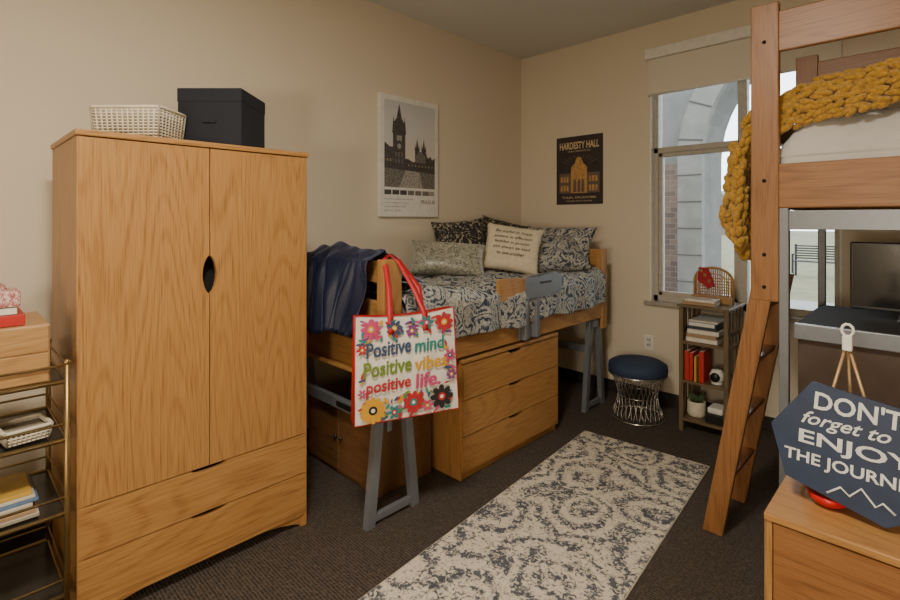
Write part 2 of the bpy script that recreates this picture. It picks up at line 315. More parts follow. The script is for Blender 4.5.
b=B(); b.box(-.138,.138,-.138,.138,0,.21,BX,.004,MB); b.box(-.140,.140,-.140,.140,.19,.25,BX,.004,MB); b.box(-.03,.03,-.1445,-.1385,.10,.115,BX,.001,MB); b.done('storage_box')
# ------------------------------------------------------------------ posters
def print_sky():
    m,nt,bs=base('print_sky',(.5,.5,.5),.5); tc=nd(nt,'TexCoord'); s=nd(nt,'SeparateXYZ',{0:tc.outputs['Generated']}); n=nd(nt,'TexNoise',{'Vector':tc.outputs['Object'],'Scale':5.,'Detail':5.})
    a=nd(nt,'Math',{0:n.outputs[0],1:.4,2:s.outputs[2]},operation='MULTIPLY_ADD'); a2=nd(nt,'Math',{0:a.outputs[0],1:.7},operation='MULTIPLY')
    r=ramp(nt,a2.outputs[0],[(.30,(.60,.53,.45)),(.6,(.54,.53,.50)),(.95,(.42,.43,.44))])
    nt.links.new(r.outputs[0],bs.inputs[0]); return m
p1=empty('poster'); py0,pz0=2.235,1.475; PW,PH=.59,.905
M=YZ@Matrix.Translation((py0,pz0,0))
b=B(); b.box(0,PW,0,PH,.002,.03,simple('print_white',(.66,.64,.58),.5),.002,M); b.done('panel',p1)
b=B(); b.flat([(.04,.22),(PW-.04,.22),(PW-.04,PH-.04),(.04,PH-.04)],.0305,print_sky(),M); b.done('photo_sky',p1)
T1=simple('print_dark',(.060,.052,.047),.5,var=.65,sc=70,bmp=0); T2=simple('print_mid',(.15,.135,.12),.5,var=.6,sc=70,bmp=0); T3=simple('print_light',(.30,.27,.23),.5,var=.4,sc=50,bmp=0); T4=simple('print_window',(.4,.3,.16),.5)
b=B()
b.flat([(.04,.22),(PW-.04,.22),(PW-.04,.36),(.04,.40)],.0308,T2,M)
b.flat([(.18,.22),(.42,.22),(.38,.36),(.25,.36)],.031,T3,M)
b.flat([(.04,.36),(PW-.04,.34),(PW-.04,.47),(.52,.45),(.50,.48),(.48,.46),(.46,.48),(.46,.50),(.42,.48),(.40,.44),(.32,.42),(.27,.44),(.04,.44)],.0312,T1,M)
b.flat([(.04,.40),(.04,.55),(.09,.52),(.12,.52),(.12,.40)],.0313,T1,M)
b.flat([(.12,.36),(.24,.36),(.24,.62),(.25,.63),(.235,.66),(.235,.70),(.22,.72),(.205,.74),(.185,.83),(.18,.85),(.175,.83),(.155,.74),(.14,.72),(.125,.70),(.125,.66),(.11,.63),(.12,.62)],.0315,T1,M)
for tx in (.126,.234): b.flat([(tx-.012,.64),(tx+.012,.64),(tx+.008,.69),(tx,.76),(tx-.008,.69)],.0316,T1,M)
b.flat([(.155,.57),(.205,.57),(.205,.61),(.155,.61)],.0318,T3,M)
b.flat([(.18+.02*math.cos(k*.5),.53+.02*math.sin(k*.5)) for k in range(12)],.0318,T3,M)
for yy in (.40,.45): 
    for xx in (.14,.17,.20): b.flat([(xx,yy),(xx+.015,yy),(xx+.015,yy+.03),(xx+.0075,yy+.038),(xx,yy+.03)],.0318,T2,M)
for i in range(5): b.flat([(.05+.015*i,.41),(.058+.015*i,.41),(.058+.015*i,.43),(.05+.015*i,.43)],.0319,T4 if i%2 else T2,M)
for sx in (.36,.43):
    b.flat([(sx-.022,.42),(sx+.022,.42),(sx+.022,.52),(sx+.012,.54),(sx,.61),(sx-.012,.54),(sx-.022,.52)],.0315,T1,M)
    for q in (-.02,.02): b.flat([(sx+q-.006,.51),(sx+q+.006,.51),(sx+q,.57)],.0316,T1,M)
b.flat([(.34,.42),(.45,.42),(.45,.47),(.395,.51),(.34,.47)],.0316,T2,M)
for i in range(8): b.flat([(.27+i*.035,.385),(.278+i*.035,.385),(.278+i*.035,.40),(.27+i*.035,.40)],.032,T4 if i%3==0 else T3,M)
for i,(c,g) in enumerate(((T1,0),(T1,.075),(T1,.15),(T2,.225),(T2,.30),(T2,.375),(T3,.44))): b.flat([(.04+g,.165),(.105+g,.165),(.105+g,.20),(.04+g,.20)],.031,c,M)
b.text('PRAGUE',.40,.10,.15,.03,.031,T2,M)
for i in range(3): b.text('the city of a hundred spires  old town',.04,.125-i*.028,.28-.04*i,.012,.031,T2,M)
b.text('50.0755 N   14.4378 E',.04,.04,.16,.012,.031,T3,M)
b.done('photo_print',p1)
p2=empty('poster'); PW,PH=.46,.61; M=XZ@Matrix.Translation((.405,1.59,-BW))
b=B(); b.box(0,PW,0,PH,.001,.006,simple('poster_charcoal',(.030,.022,.024),.5,var=.2,sc=12),.001,M); b.done('sheet',p2)
GOLD=simple('poster_gold',(.55,.42,.24),.6); OR=simple('poster_orange',(.45,.25,.08),.6,var=.35,sc=40); DB=simple('poster_brown',(.13,.09,.065),.6)
b=B(); b.text('HARDESTY HALL',.035,.495,.39,.065,.0066,GOLD,M,fat=.03); b.text('UNIVERSITY RESIDENCE EST. 2016',.12,.47,.22,.012,.0066,GOLD,M)
b.text('TULSA, OKLAHOMA',.06,.05,.34,.022,.0066,GOLD,M); b.text('LIVE LEARN GROW TOGETHER',.10,.025,.26,.01,.0066,GOLD,M)
b.flat([(.03,.10),(.43,.10),(.43,.28),(.30,.28),(.30,.30),(.16,.30),(.16,.28),(.03,.28)],.0063,DB,M)
b.flat([(.15,.10),(.31,.10),(.31,.33),(.27,.37),(.25,.42),(.21,.42),(.19,.37),(.15,.33)],.0065,OR,M)
for ax in (.175,.215,.255): b.flat([(ax,.11),(ax+.03,.11),(ax+.03,.20),(ax+.022,.222),(ax+.015,.228),(ax+.008,.222),(ax,.20)],.0067,DB,M)
for ax in (.045,.075,.105,.33,.36,.39): 
    b.flat([(ax,.12),(ax+.02,.12),(ax+.02,.17),(ax,.17)],.0067,OR,M); b.flat([(ax,.20),(ax+.02,.20),(ax+.02,.25),(ax,.25)],.0067,OR,M)
for i in range(9):
    a=math.radians(30+15*i); c=(.23,.34); b.flat([(c[0]+.1*math.cos(a),c[1]+.05*math.sin(a)),(c[0]+.2*math.cos(a-.03),c[1]+.10*math.sin(a-.03)),(c[0]+.2*math.cos(a+.03),c[1]+.10*math.sin(a+.03))],.0064,DB,M)
b.done('artwork',p2)
# ------------------------------------------------------------------ bed
bed=empty('bed'); BX1=1.05; FO=.055
def post(b,x0,x1,y0,y1,z0,z1): b.box(x0,x1,y0,y1,z0,z1,OZ,.006)
b=B(); post(b,.995,BX1,1.415+FO,1.53+FO,.60,1.26); post(b,.04,.10,1.415+FO,1.53+FO,.60,1.26); b.box(.10,.998,1.45+FO,1.48+FO,1.14,1.25,OX,.005); b.box(.10,.998,1.45+FO,1.48+FO,.69,.83,OX,.005); b.box(.10,.998,1.455+FO,1.475+FO,.92,1.05,OX,.005)
b.box(.10,1.0,1.42+FO,1.50+FO,.67,.69,OX,.002); b.done('footboard',bed)
b=B(); post(b,.985,BX1,3.62,3.70,.60,1.22); post(b,.04,.10,3.62,3.70,.60,1.22); b.box(.10,.985,3.64,3.67,1.09,1.22,OX,.005); b.box(.10,.985,3.64,3.67,.69,.83,OX,.005); b.box(.10,.985,3.645,3.665,.88,1.01,OX,.005); b.done('headboard',bed)
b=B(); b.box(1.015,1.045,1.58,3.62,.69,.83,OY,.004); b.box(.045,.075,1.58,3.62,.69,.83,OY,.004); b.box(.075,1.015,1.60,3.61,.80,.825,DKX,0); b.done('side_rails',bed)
def legs(b,x,yc,wt,wb,zt=.68):
    for s in (-1,1):
        b.prism([(yc+s*wb/2-.025*1,0),(yc+s*wb/2+.025,0),(yc+s*wt/2+.025,zt),(yc+s*wt/2-.025,zt)],x,x+.035,GREY,YZ,.003)
    b.box(x,x+.035,yc-wt/2-.03,yc+wt/2+.03,zt-.06,zt,GREY,.003)
    b.box(x+.004,x+.03,yc-wb/2,yc+wb/2,.02,.055,GREY,.003)
b=B(); yl=1.555; legs(b,.995,yl,.14,.28); legs(b,.06,yl,.14,.28); b.box(.09,1.0,yl-.02,yl+.01,.41,.47,GREY,.004); b.box(.55,.70,yl-.023,yl-.02,.425,.455,BLACK,.001)
legs(b,.995,3.55,.12,.26); legs(b,.06,3.55,.12,.26); b.box(.09,1.0,3.54,3.57,.41,.47,GREY,.004); b.done('metal_legs',bed)
b=B()
b.prism([(2.30,.985),(2.31,.965),(2.62,.955),(2.62,1.085),(2.31,1.10),(2.30,1.085)],1.06,1.085,OY,YZ,.004)
arcp=[(2.55,.955),(2.86,.95),(2.92,.965),(2.96,1.0),(2.965,1.05),(2.95,1.085),(2.90,1.10),(2.55,1.085)]
b.prism(arcp,1.085,1.097,GREY,YZ,.003); b.prism(arcp,1.052,1.06,GREY,YZ)
for y in (2.545,2.665): b.box(1.053,1.095,y,y+.035,.70,1.0,GREY,.004)
b.box(1.045,1.06,2.53,2.72,.70,.78,GREY,.003)
b.box(1.053,1.099,2.70,2.83,1.04,1.055,BLACK,.001)
b.done('guard_rail',bed)
b=B(); b.box(.09,1.0,1.60,3.60,.826,1.025,LINEN,.03); b.done('mattress',bed)
def nz(x,y,z=0): return noise.noise(Vector((x,y,z)))
b=B()
def quilt(u,v):
    y=1.60+u*1.99
    top=.90; w=v*1.32
    if w<top: x=.10+w; z=1.045
    else:
        t=w-top
        if t<.10: a=t/.10*math.pi/2; x=1.0+.065*math.sin(a); z=1.045-.065*(1-math.cos(a))
        else: x=1.065+.016*math.sin(y*21+2*nz(y*3,0))*(t-.1)/.3; z=.98-(t-.1)*.55
    puff=.026*nz(x*6,y*6)+.035*nz(x*2.3,y*2.3,4)+.016*nz(x*14,y*14,2)
    if w<top+.06: z+=max(-.014,puff+.014)*1.0
    else: x+=max(0,puff*.8+.014); z+=.025*nz(y*3,7)
    z+=.05*math.exp(-((y-1.80)/.2)**2)*(1 if w<top+.06 else .3)
    return (x,y,z)
b.surf(quilt,120,76,QUILT,th=.004); b.done('quilt',bed)
def pillow(name,loc,yaw,tilt,w,h,t,mat,roll=0,parent=None,extra=None,seed=0):
    b=B(); M=frame(loc,yaw,tilt,roll)
    def f(sgn):
        def g(u,v):
            x=u*2-1;y=v*2-1
            e=(1-abs(x)**2.6)*(1-abs(y)**2.6); e=max(e,0)**.5
            pin=1-.10*(abs(x)**4*(1-abs(y)**2)); pin2=1-.10*(abs(y)**4*(1-abs(x)**2))
            wr=1+.16*nz(x*2+seed,y*2,seed)
            return (x*w/2*pin,y*h/2*pin2+h/2,sgn*t/2*e*wr)
        return g
    b.surf(f(1),26,26,mat,M); b.surf(f(-1),26,26,mat,M)
    if extra: extra(b,M)
    bmesh.ops.remove_doubles(b.bm,verts=b.bm.verts,dist=1e-5)
    return b.done(name,parent)
zq=1.065
pillow('throw_pillow',(.50,2.46,zq),50,34,.54,.27,.14,SAGE,seed=1,roll=-5)
pillow('throw_pillow',(.31,2.86,zq),58,22,.44,.42,.15,CHARP,seed=2,roll=5)
def wr(b,M):
    for i,(t,w) in enumerate((('Be joyful in hope',.27),('patient in affliction',.28),('faithful in prayer',.26),('and always be kind',.27),('to one another',.2))):
        b.text(t,-w/2,.28-i*.043,w,.028,.078,INK,M,skew=.2,fat=0)
pillow('throw_pillow',(.68,2.90,zq),38,28,.44,.39,.14,CREAM,seed=3,extra=wr,roll=-9)
pillow('throw_pillow',(.30,3.32,zq),58,22,.46,.42,.14,CHARP,seed=5,roll=-14)
pillow('bed_pillow',(.60,3.53,zq),6,24,.76,.36,.17,SHAM,seed=8)
pillow('bed_pillow',(.84,3.27,zq-.005),44,54,.60,.40,.20,QUILT,seed=6,roll=6)
# navy throw
b=B()
def thr(u,v):
    x=.40+u*.60; P=[(1.375,.88),(1.40,1.08),(1.425,1.24),(1.465,1.285),(1.51,1.24),(1.56,1.14),(1.72,1.10)]
    k=v*6; i=min(int(k),5); t=k-i; y=P[i][0]*(1-t)+P[i+1][0]*t; z=P[i][1]*(1-t)+P[i+1][1]*t
    if i<3:
        hang=(1-v/.5); fold=math.sin(x*40+nz(x*4,v*3)*5)*.020*min(1,hang*2.2)+.045*nz(x*5,v*4,1)
        y-= .022+abs(fold)*1.2+.02*hang; z-= hang*(.01+.10*nz(x*3.3,2)+.08*math.sin(u*3.1)-.05)
        x+=.03*nz(v*4,x*4,3)-.06*hang*(u-.5)
    else: z+=.025*nz(x*9,v*8)+.016
    z+=.012*math.sin(x*11+1)*math.exp(-((v-.5)/.15)**2)+.010+.01*nz(x*12,v*12)
    return (x,y+FO,z)
b.surf(thr,90,56,NAVY,th=.006); b.done('throw_blanket')
def chest(name,x0,xf,y0,y1,h,rows,front='x',mt=OY):
    e=empty(name); b=B()
    b.box(x0,xf-.022,y0,y0+.02,0,h-.02,OZ); b.box(x0,xf-.022,y1-.02,y1,0,h-.02,OZ); b.box(x0,x0+.01,y0,y1,.02,h-.02,OZ,0); b.box(x0,xf,y0-.002,y1+.002,h-.02,h,mt,.003)
    b.box(x0+.01,xf-.05,y0+.02,y1-.02,.03,h-.03,DARKC,0); b.box(xf-.05,xf-.03,y0+.02,y1-.02,0,.05,mt,0); b.done('carcass',e)  # black block inside paints the shade seen through the drawer cutouts
    b=B(); z=.05; hh=(h-.025-.05)/rows
    for i in range(rows): drawer(b,y0+.003,y1-.003,z+i*hh+.002,z+(i+1)*hh-.003,xf-.022,xf,mt,YZ,.07,.017)
    b.done('drawer_fronts',e); return e
chest('chest_of_drawers',.42,1.055,2.02,2.98,.675,3)
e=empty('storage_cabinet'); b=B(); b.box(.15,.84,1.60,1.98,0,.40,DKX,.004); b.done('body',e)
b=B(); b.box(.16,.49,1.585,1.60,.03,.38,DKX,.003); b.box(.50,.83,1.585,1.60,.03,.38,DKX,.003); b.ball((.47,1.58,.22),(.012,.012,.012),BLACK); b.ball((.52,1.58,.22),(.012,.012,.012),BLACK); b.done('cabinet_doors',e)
# ------------------------------------------------------------------ tote bag
tb=empty('tote_bag'); MT=frame((1.225,1.475,.565),66.5,0,1.5)
BAGW=simple('bag_white',(.68,.65,.58),.4)
b=B(); w,h,d=.46,.475,.08
def bagf(zs):
    def f(u,v):
        x=(u-.5)*w*(1+.06*(1-v)); y=v*h; bulge=.014*math.sin(u*math.pi)*math.sin(v*math.pi)+.006*nz(u*5,v*5)
        return (x,y+(-.014*math.sin(u*math.pi)*v),(bulge if zs==0 else -d*(1-.55*v)-bulge))
    return f
b.surf(bagf(0),24,24,BAGW,MT); b.surf(bagf(1),24,24,RED,MT)
for s in (-1,1):
    def side(u,v,s=s): return (s*w/2*(1+.06*(1-v))-s*.012*math.sin(u*math.pi)*v,v*h,-u*d*(1-.55*v))
    b.surf(side,6,12,RED,MT)
b.surf(lambda u,v:((u-.5)*w*1.06,0,-v*d),6,2,RED,MT)
ed=[(-w/2*1.06,0,.002),(w/2*1.06,0,.002),(w/2,h,.002)]+[(w/2-w*k/8,h-.014*math.sin(k/8*math.pi),.002) for k in range(1,8)]+[(-w/2,h,.002)]
b.tube(ed,.0032,RED,True,6,MT); b.done('bag_body',tb)
pal=[simple('bag_c%d'%i,c,.5) for i,c in enumerate([(.42,.02,.03),(.5,.05,.16),(.58,.30,.02),(.02,.20,.19),(.04,.07,.14),(.14,.22,.03),(.2,.04,.2)])]
b=B(); rr=random.Random(3)
def flower(b,cx,cy,r,c1,c2,n=8,z=.018):
    for i in range(n):
        a=2*math.pi*i/n; P=[]
        for k in range(10):
            t=2*math.pi*k/10; px=r*.62+r*.40*math.cos(t); pyy=r*.24*math.sin(t); P.append((cx+px*math.cos(a)-pyy*math.sin(a),cy+px*math.sin(a)+pyy*math.cos(a)))
        b.flat(P,z+.0004*(i%2),c1,MT)
    b.flat([(cx+r*.34*math.cos(2*math.pi*k/14),cy+r*.34*math.sin(2*math.pi*k/14)) for k in range(14)],z+.001,c2,MT)
    b.flat([(cx+r*.16*math.cos(2*math.pi*k/10),cy+r*.16*math.sin(2*math.pi*k/10)) for k in range(10)],z+.0014,BAGW,MT)
def leaf(b,cx,cy,r,a,c,z=.017):
    P=[(r*math.cos(t)*(1),r*.36*math.sin(t)) for t in [2*math.pi*k/10 for k in range(10)]]
    b.flat([(cx+p[0]*math.cos(a)-p[1]*math.sin(a),cy+p[0]*math.sin(a)+p[1]*math.cos(a)) for p in P],z,c,MT)
flower(b,-.165,.062,.058,pal[2],INK,12); flower(b,.02,.07,.05,pal[0],pal[3],9); flower(b,.155,.075,.055,INK,pal[0],8); flower(b,-.165,.415,.045,pal[1],pal[2]); flower(b,.175,.415,.045,pal[0],pal[2]); flower(b,.09,.42,.034,pal[3],pal[1],6)
flower(b,-.06,.41,.038,pal[4],pal[2],7); flower(b,.20,.26,.03,pal[1],pal[4],6); flower(b,.085,.045,.028,pal[1],pal[2],6); flower(b,-.07,.04,.032,pal[3],pal[0],6); flower(b,.205,.17,.026,pal[6],pal[2],6); flower(b,-.205,.33,.025,pal[0],pal[2],6); flower(b,.02,.39,.028,pal[6],pal[2],6); flower(b,-.21,.14,.022,pal[1],pal[4],6)
for i in range(300):
    x=rr.uniform(-.215,.215); y=rr.uniform(.012,.455)
    if .12<y<.365 and -.205<x<.175: continue
    leaf(b,x,y,rr.uniform(.010,.022),rr.uniform(0,6.28),rr.choice(pal),.0165+.0001*(i%5))
rows=[('Positive',-.19,.292,.205,.068,4),('mind',.03,.292,.145,.062,3),('Positive',-.205,.208,.22,.068,5),('vibes',.03,.21,.155,.062,2),('positive',-.195,.122,.205,.068,0),('life.',.03,.13,.12,.068,1)]
for t,x,y,ww,hh,c in rows: b.text(t,x,y,ww,hh,.0205,pal[c],MT,rot=2,fat=.024,skew=.12)
b.done('bag_print',tb)
b=B()
MTi=MT.inverted(); hk=MTi@Vector((1.02,1.53,1.272))
for xo,zo in ((-.075,.004),(-.07,-.03)):
    P=[(xo,h-.09,zo+.016),(xo,h-.01,zo+.004),(xo*.7+hk.x*.3,h+.10,zo*.5+hk.z*.35),(hk.x-.03,hk.y-.01,hk.z*.9),(hk.x,hk.y+.012,hk.z),(hk.x+.035,hk.y-.02,hk.z*.85),(.06+.03*(zo<0),h+.09,zo*.5+hk.z*.3),(.085,h-.01,zo+.004),(.085,h-.09,zo+.016)]
    Q=[]
    for i in range(len(P)-1):
        for k in range(5):
            t=k/5; Q.append(tuple(P[i][j]*(1-t)+P[i+1][j]*t for j in range(3)))
    Q.append(P[-1]); b.ribbon(Q,.026,RED,.004,MT)
b.done('straps',tb)
# ------------------------------------------------------------------ stool
st=empty('stool'); sx,sy=1.34,3.60
NV=simple('navy_fabric',(.018,.034,.075),.8,sc=90,bmp=.3)
b=B(); b.lathe([(0,.425),(.10,.424),(.17,.415),(.203,.395),(.208,.36),(.205,.335),(.19,.325),(0,.325)],(sx,sy,0),NV); b.done('seat_cushion',st)
b=B()
def ring(r,z,t,m=SILV): b.tube([(sx+r*math.cos(2*math.pi*i/40),sy+r*math.sin(2*math.pi*i/40),z) for i in range(40)],t,m,True,6)
ring(.202,.328,.006,SILV); ring(.185,.008,.006); ring(.135,.165,.003)
for k in range(28):
    for s in (1,-1):
        P=[]
        for i in range(9):
            t=i/8; z=.008+t*.314; r=.138+.05*abs(2*t-1)**1.6; a=2*math.pi*k/28+s*t*.45; P.append((sx+r*math.cos(a),sy+r*math.sin(a),z))
        b.tube(P,.0022,SILV,False,5)
b.done('wire_base',st)
# ------------------------------------------------------------------ rug
b=B(); MR=rotz((1.675,1.93,.001),4.6)
b.box(-.385,.385,-1.25,1.20,0,.008,RUG,.002,MR); b.box(-.39,.39,-1.256,1.206,0,.005,simple('rug_binding',(.42,.37,.28),.9),.001,MR); b.done('area_rug')
# ------------------------------------------------------------------ bookshelf
bs=empty('bookshelf'); bx0,bx1,by0,by1,bh=1.64,1.95,3.58,3.93,.87
b=B()
for x in (bx0,bx1-.028):
    for y in (by0,by1-.028): b.box(x,x+.028,y,y+.028,0,bh-.015,WZ,.002)
zs=[.07,.33,.60,bh-.018]
for z in zs: b.box(bx0-(.01 if z>.8 else -.004),bx1+(.01 if z>.8 else -.004),by0-(.01 if z>.8 else -.004),by1,z,z+.018,WX,.002)
for z in zs[:3]:
    for x in (bx0+.006,bx1-.018): b.box(x,x+.012,by0+.028,by1-.028,z+.07,z+.10,WX,.001)
for x in (bx0+.006,bx1-.018):
    for yy in (.08,.16,.24): b.box(x,x+.012,by0+yy,by0+yy+.03,.03,bh-.02,WZ,.001)
b.done('shelf_frame',bs)
def book(b,x0,y0,z0,dx,dy,dz,mat,spine='x'):
    b.box(x0,x0+dx,y0,y0+dy,z0,z0+dz,mat,.0015)
    t=.004
    if dz<dx and dz<dy: b.box(x0+t,x0+dx-t,y0-.0006+.0,y0+dy-t,z0+t,z0+dz-t,PAPER,0) if spine!='front' else None
    else: b.box(x0+t,x0+dx-t,y0+t,y0+dy-t,z0+dz-.002,z0+dz+.0005,PAPER,0)
cb=[simple('cover_%d'%i,c,.5) for i,c in enumerate([(.10,.16,.28),(.5,.46,.38),(.42,.02,.015),(.30,.20,.11),(.03,.04,.05),(.5,.3,.05),(.2,.25,.2)])]
b=B(); z=bh+.002
book(b,1.66,3.585,z,.21,.14,.022,cb[3],'front'); book(b,1.675,3.59,z+.022,.19,.13,.018,cb[1]); b.done('book_stack')
b=B(); z=.619
for i,(c,t,w) in enumerate(((1,.03,.2),(3,.025,.19),(1,.03,.2),(4,.02,.18),(0,.03,.17),(1,.012,.18))): book(b,1.68+.004*i,3.60,z,w,.2,t,cb[c],'front' if i%2 else 'x'); z+=t+.0005
b.done('book_stack')
b=B(); z=.349
for i,(c,t,hh) in enumerate(((2,.028,.2),(2,.022,.19),(5,.014,.17),(2,.03,.21))): book(b,1.672+i*.031,3.60,z,t,.15,hh,cb[c])
b.done('upright_books')
b=B(); b.lathe([(0,0),(.03,0.004),(.045,.03),(.045,.06),(.03,.09),(0,.094)],(1.86,3.66,.352),WHITE,20); b.cone((1.86,3.622,.40),(1.86,3.612,.40),.03,.03,BLACK,20); b.cone((1.86,3.66,.349),(1.86,3.66,.36),.035,.035,WHITE); b.done('alarm_clock')
b=B(); b.lathe([(0,0),(.05,0),(.06,.02),(.058,.10),(.055,.105),(.05,.10),(.05,.02),(0,.02)],(1.72,3.69,.089),WICK,24); 
FOL=simple('foliage',(.05,.09,.03),.8)
for i in range(14): 
    a=i*2.4; b.cone((1.72+.02*math.cos(a),3.69+.02*math.sin(a),.18),(1.72+.055*math.cos(a),3.69+.055*math.sin(a),.235+.01*(i%3)),.012,.001,FOL,8)
b.done('potted_succulent')
b=B(); b.box(1.80,1.915,3.61,3.76,.089,.15,BLACK,.004); b.box(1.81,1.905,3.62,3.75,.1505,.19,WHITE,.01); b.done('small_speaker')
b=B(); W2=simple('rattan',(.34,.18,.06),.6); cxx,cyy=1.79,3.82
def archp(w,h0,n=16,z0=bh): return [(cxx-w/2,cyy,z0)]+[(cxx-w/2*math.cos(math.pi*i/n),cyy,z0+h0+w/2*.75*math.sin(math.pi*i/n)) for i in range(n+1)]+[(cxx+w/2,cyy,z0)]
b.tube(archp(.25,.15),.009,W2); b.tube(archp(.19,.13),.004,W2)
for i in range(17):
    x=cxx-.112+.014*i; hh=.15+.094*math.sqrt(max(0,1-((x-cxx)/.125)**2)); b.tube([(x,cyy,bh+.003),(x,cyy,bh+hh)],.0045,W2,False,6)
for i in range(8): b.tube([(cxx-.122,cyy,bh+.03+i*.02),(cxx+.122,cyy,bh+.03+i*.02)],.004,W2,False,6)
b.box(cxx-.125,cxx+.125,cyy-.06,cyy+.01,bh+.001,bh+.05,W2,.004)
FE=simple('maroon_felt',(.30,.012,.02),.8); M2=XZ@Matrix.Translation((0,0,-(cyy-.012)))
b.prism([(cxx-.10,1.02),(cxx-.03,.965),(cxx+.015,.985),(cxx-.005,1.05),(cxx-.03,1.11),(cxx-.09,1.115)],0,.01,FE,M2,.002)
for (x,z) in ((cxx-.05,1.06),(cxx-.02,1.02),(cxx-.075,1.09)): b.flat([(x+.012*math.cos(k*.7),z+.012*math.sin(k*.7)) for k in range(9)],.0105,BRASS,M2)
b.done('rattan_letter_rack')
# ------------------------------------------------------------------ cart on left
ct=empty('bar_cart'); cx0,cx1,cy0,cy1=.38,.80,-.42,.305
b=B()
for x in (cx0,cx1-.0):
    for y in (cy0,cy1): b.cone((x,y,.0),(x,y,.96),.009,.009,BRASS,10); b.ball((x,y,.965),(.012,.012,.012),BRASS)
for z in (.90,.70,.45,.17):
    b.tube([(cx0,cy0,z),(cx1,cy0,z),(cx1,cy1,z),(cx0,cy1,z)],.008,BRASS,True,8)
    b.tube([(cx0,cy0,z+.055),(cx1,cy0,z+.055),(cx1,cy1,z+.055),(cx0,cy1,z+.055)],.0045,BRASS,True,6)
b.done('cart_frame',ct)
b=B(); SG=simple('cart_shelf_black',(.03,.025,.02),.25)
for z in (.893,.693,.443,.163): b.box(cx0,cx1,cy0,cy1,z,z+.007,SG,.001)
b.done('cart_shelves',ct)
wb=empty('wooden_keepsake_box'); b=B(); LW=wood('light_oak','Y',(.28,.14,.05),(.38,.21,.08),(.45,.26,.11)); b.box(.45,.785,-.02,.262,.905,1.10,LW,.004); b.box(.785,.79,-.015,.257,.91,1.005,LW,.002); b.box(.785,.79,-.015,.257,1.01,1.095,LW,.002); b.done('body',wb)
b=B(); book(b,.52,-.02,1.102,.24,.22,.035,cb[2]); book(b,.53,-.02,1.139,.22,.2,.02,PAPER); b.done('book_stack')
b=B(); PK=damask('floral_print',[(0,(.35,.08,.09)),(.45,(.55,.3,.25)),(.55,(.6,.5,.42))],20.); b.box(.62,.745,.06,.19,1.161,1.215,PK,.008); b.ball((.68,.12,1.215),(.055,.04,.03),PK,seg=12); b.done('tissue_box')
basket('woven_basket',rotz((.70,.20,.708),8),.12,.11,.05,WICK,.008,4,.012)
b=B(); b.lathe([(0,0),(.03,0),(.032,.07),(.02,.085),(.012,.10),(.012,.12),(0,.12)],(.70,.09,.708),simple('amber_bottle',(.12,.04,.01),.15),20); b.lathe([(0,0),(.035,0),(.035,.08),(0,.08)],(.70,-.04,.708),PAPER,20); b.done('candle_jars')
b=B(); z=.459
for i,(c,t) in enumerate(((1,.012),(3,.012),(1,.02),(0,.01),(1,.01),(5,.012))): b.box(.50+.01*i,.775-.006*i,-.15+.01*i,.235-.008*(i%3),z,z+t,cb[c],.002,); z+=t+.0005
b.done('magazine_stack')
b=B(); b.box(.5,.76,-.12,.12,.18,.33,BLACK,.02); b.box(.52,.74,-.10,.10,.33,.35,cb[4],.006); b.done('small_printer')
# ------------------------------------------------------------------ loft bed (right)
lf=empty('loft_bed'); LX,LY,LX1,LY1=2.335,2.50,4.55,3.50
b=B()
b.box(LX,LX+.105,LY,LY+.04,1.10,2.385,LZ,.004); b.box(LX,LX+.105,LY1-.04,LY1,1.40,2.385,LZ,.004)
for x in (LX1-.105,):
    for y in (LY,LY1-.04): b.box(x,x+.105,y,y+.04,1.1,2.385,LZ,.004)
for y in (LY+.008,LY1-.033):
    b.box(LX+.10,LX1-.10,y,y+.026,1.50,1.69,LXm,.006); b.box(LX+.10,LX1-.10,y,y+.026,2.17,2.345,LXm,.006)
for x in (LX+.05,LX1-.08): b.box(x,x+.028,LY+.04,LY1-.04,1.50,1.69,LYm,.006); b.box(x,x+.028,LY+.04,LY1-.04,1.80,1.93,LYm,.006)
for i in range(10): b.box(LX+.15+i*.21,LX+.21+i*.21,LY+.035,LY1-.035,1.55,1.57,LYm,.002)
b.done('bed_frame',lf)
b=B()
for y in (LY+.005,LY1-.045):
    b.box(LX+.105,LX+.14,y,y+.035,0,1.50,GREY,.003); b.box(LX1-.14,LX1-.105,y,y+.035,0,1.50,GREY,.003); b.box(LX+.14,LX1-.14,y,y+.03,1.41,1.49,GREY,.003)
b.box(LX+.108,LX+.137,LY+.04,LY1-.045,1.41,1.49,GREY,.003); b.box(LX+.11,LX+.135,LY+.04,LY1-.045,.12,.16,GREY,.003)
b.done('metal_supports',lf)
b=B()
for y in (LY+.002,LY+.38):
    b.prism([(2.135,0),(2.218,0),(2.425,1.19),(2.342,1.19)],-y-.034,-y,LZ,XZ,.004)
for k,z in enumerate((.27,.54,.81,1.06)):
    x=2.135+.2*z/1.19; b.prism([(x+.008,z),(x+.078,z),(x+.083,z+.024),(x+.013,z+.024)],-LY-.382,-LY-.034,LYm,XZ,.003)
for z in (1.16,1.30,1.62,2.22): b.cone((LX+.052,LY+.002,z),(LX+.052,LY-.003,z),.008,.008,DARKC,12)
b.done('ladder',lf)
b=B(); b.box(LX+.09,LX1-.1,LY+.045,LY1-.045,1.572,1.76,LINEN,.03)
def comf(u,v):
    x=LX+.075+u*(LX1-LX-.2); y=LY+.042+v*(LY1-LY-.084); e=min(1,min(u*12,(1-u)*12,v*7,(1-v)*7)); e=math.sin(e*math.pi/2)
    z=1.72+e*(.19+.05*nz(x*6,y*6)+.03*nz(x*13,y*4,3))+.014*nz(x*30,y*9,2)*e; return (x,y-.012*e*abs(nz(x*22,0,5)),z)
b.surf(comf,160,60,LINEN,th=.01); b.done('comforter',lf)
b=B()
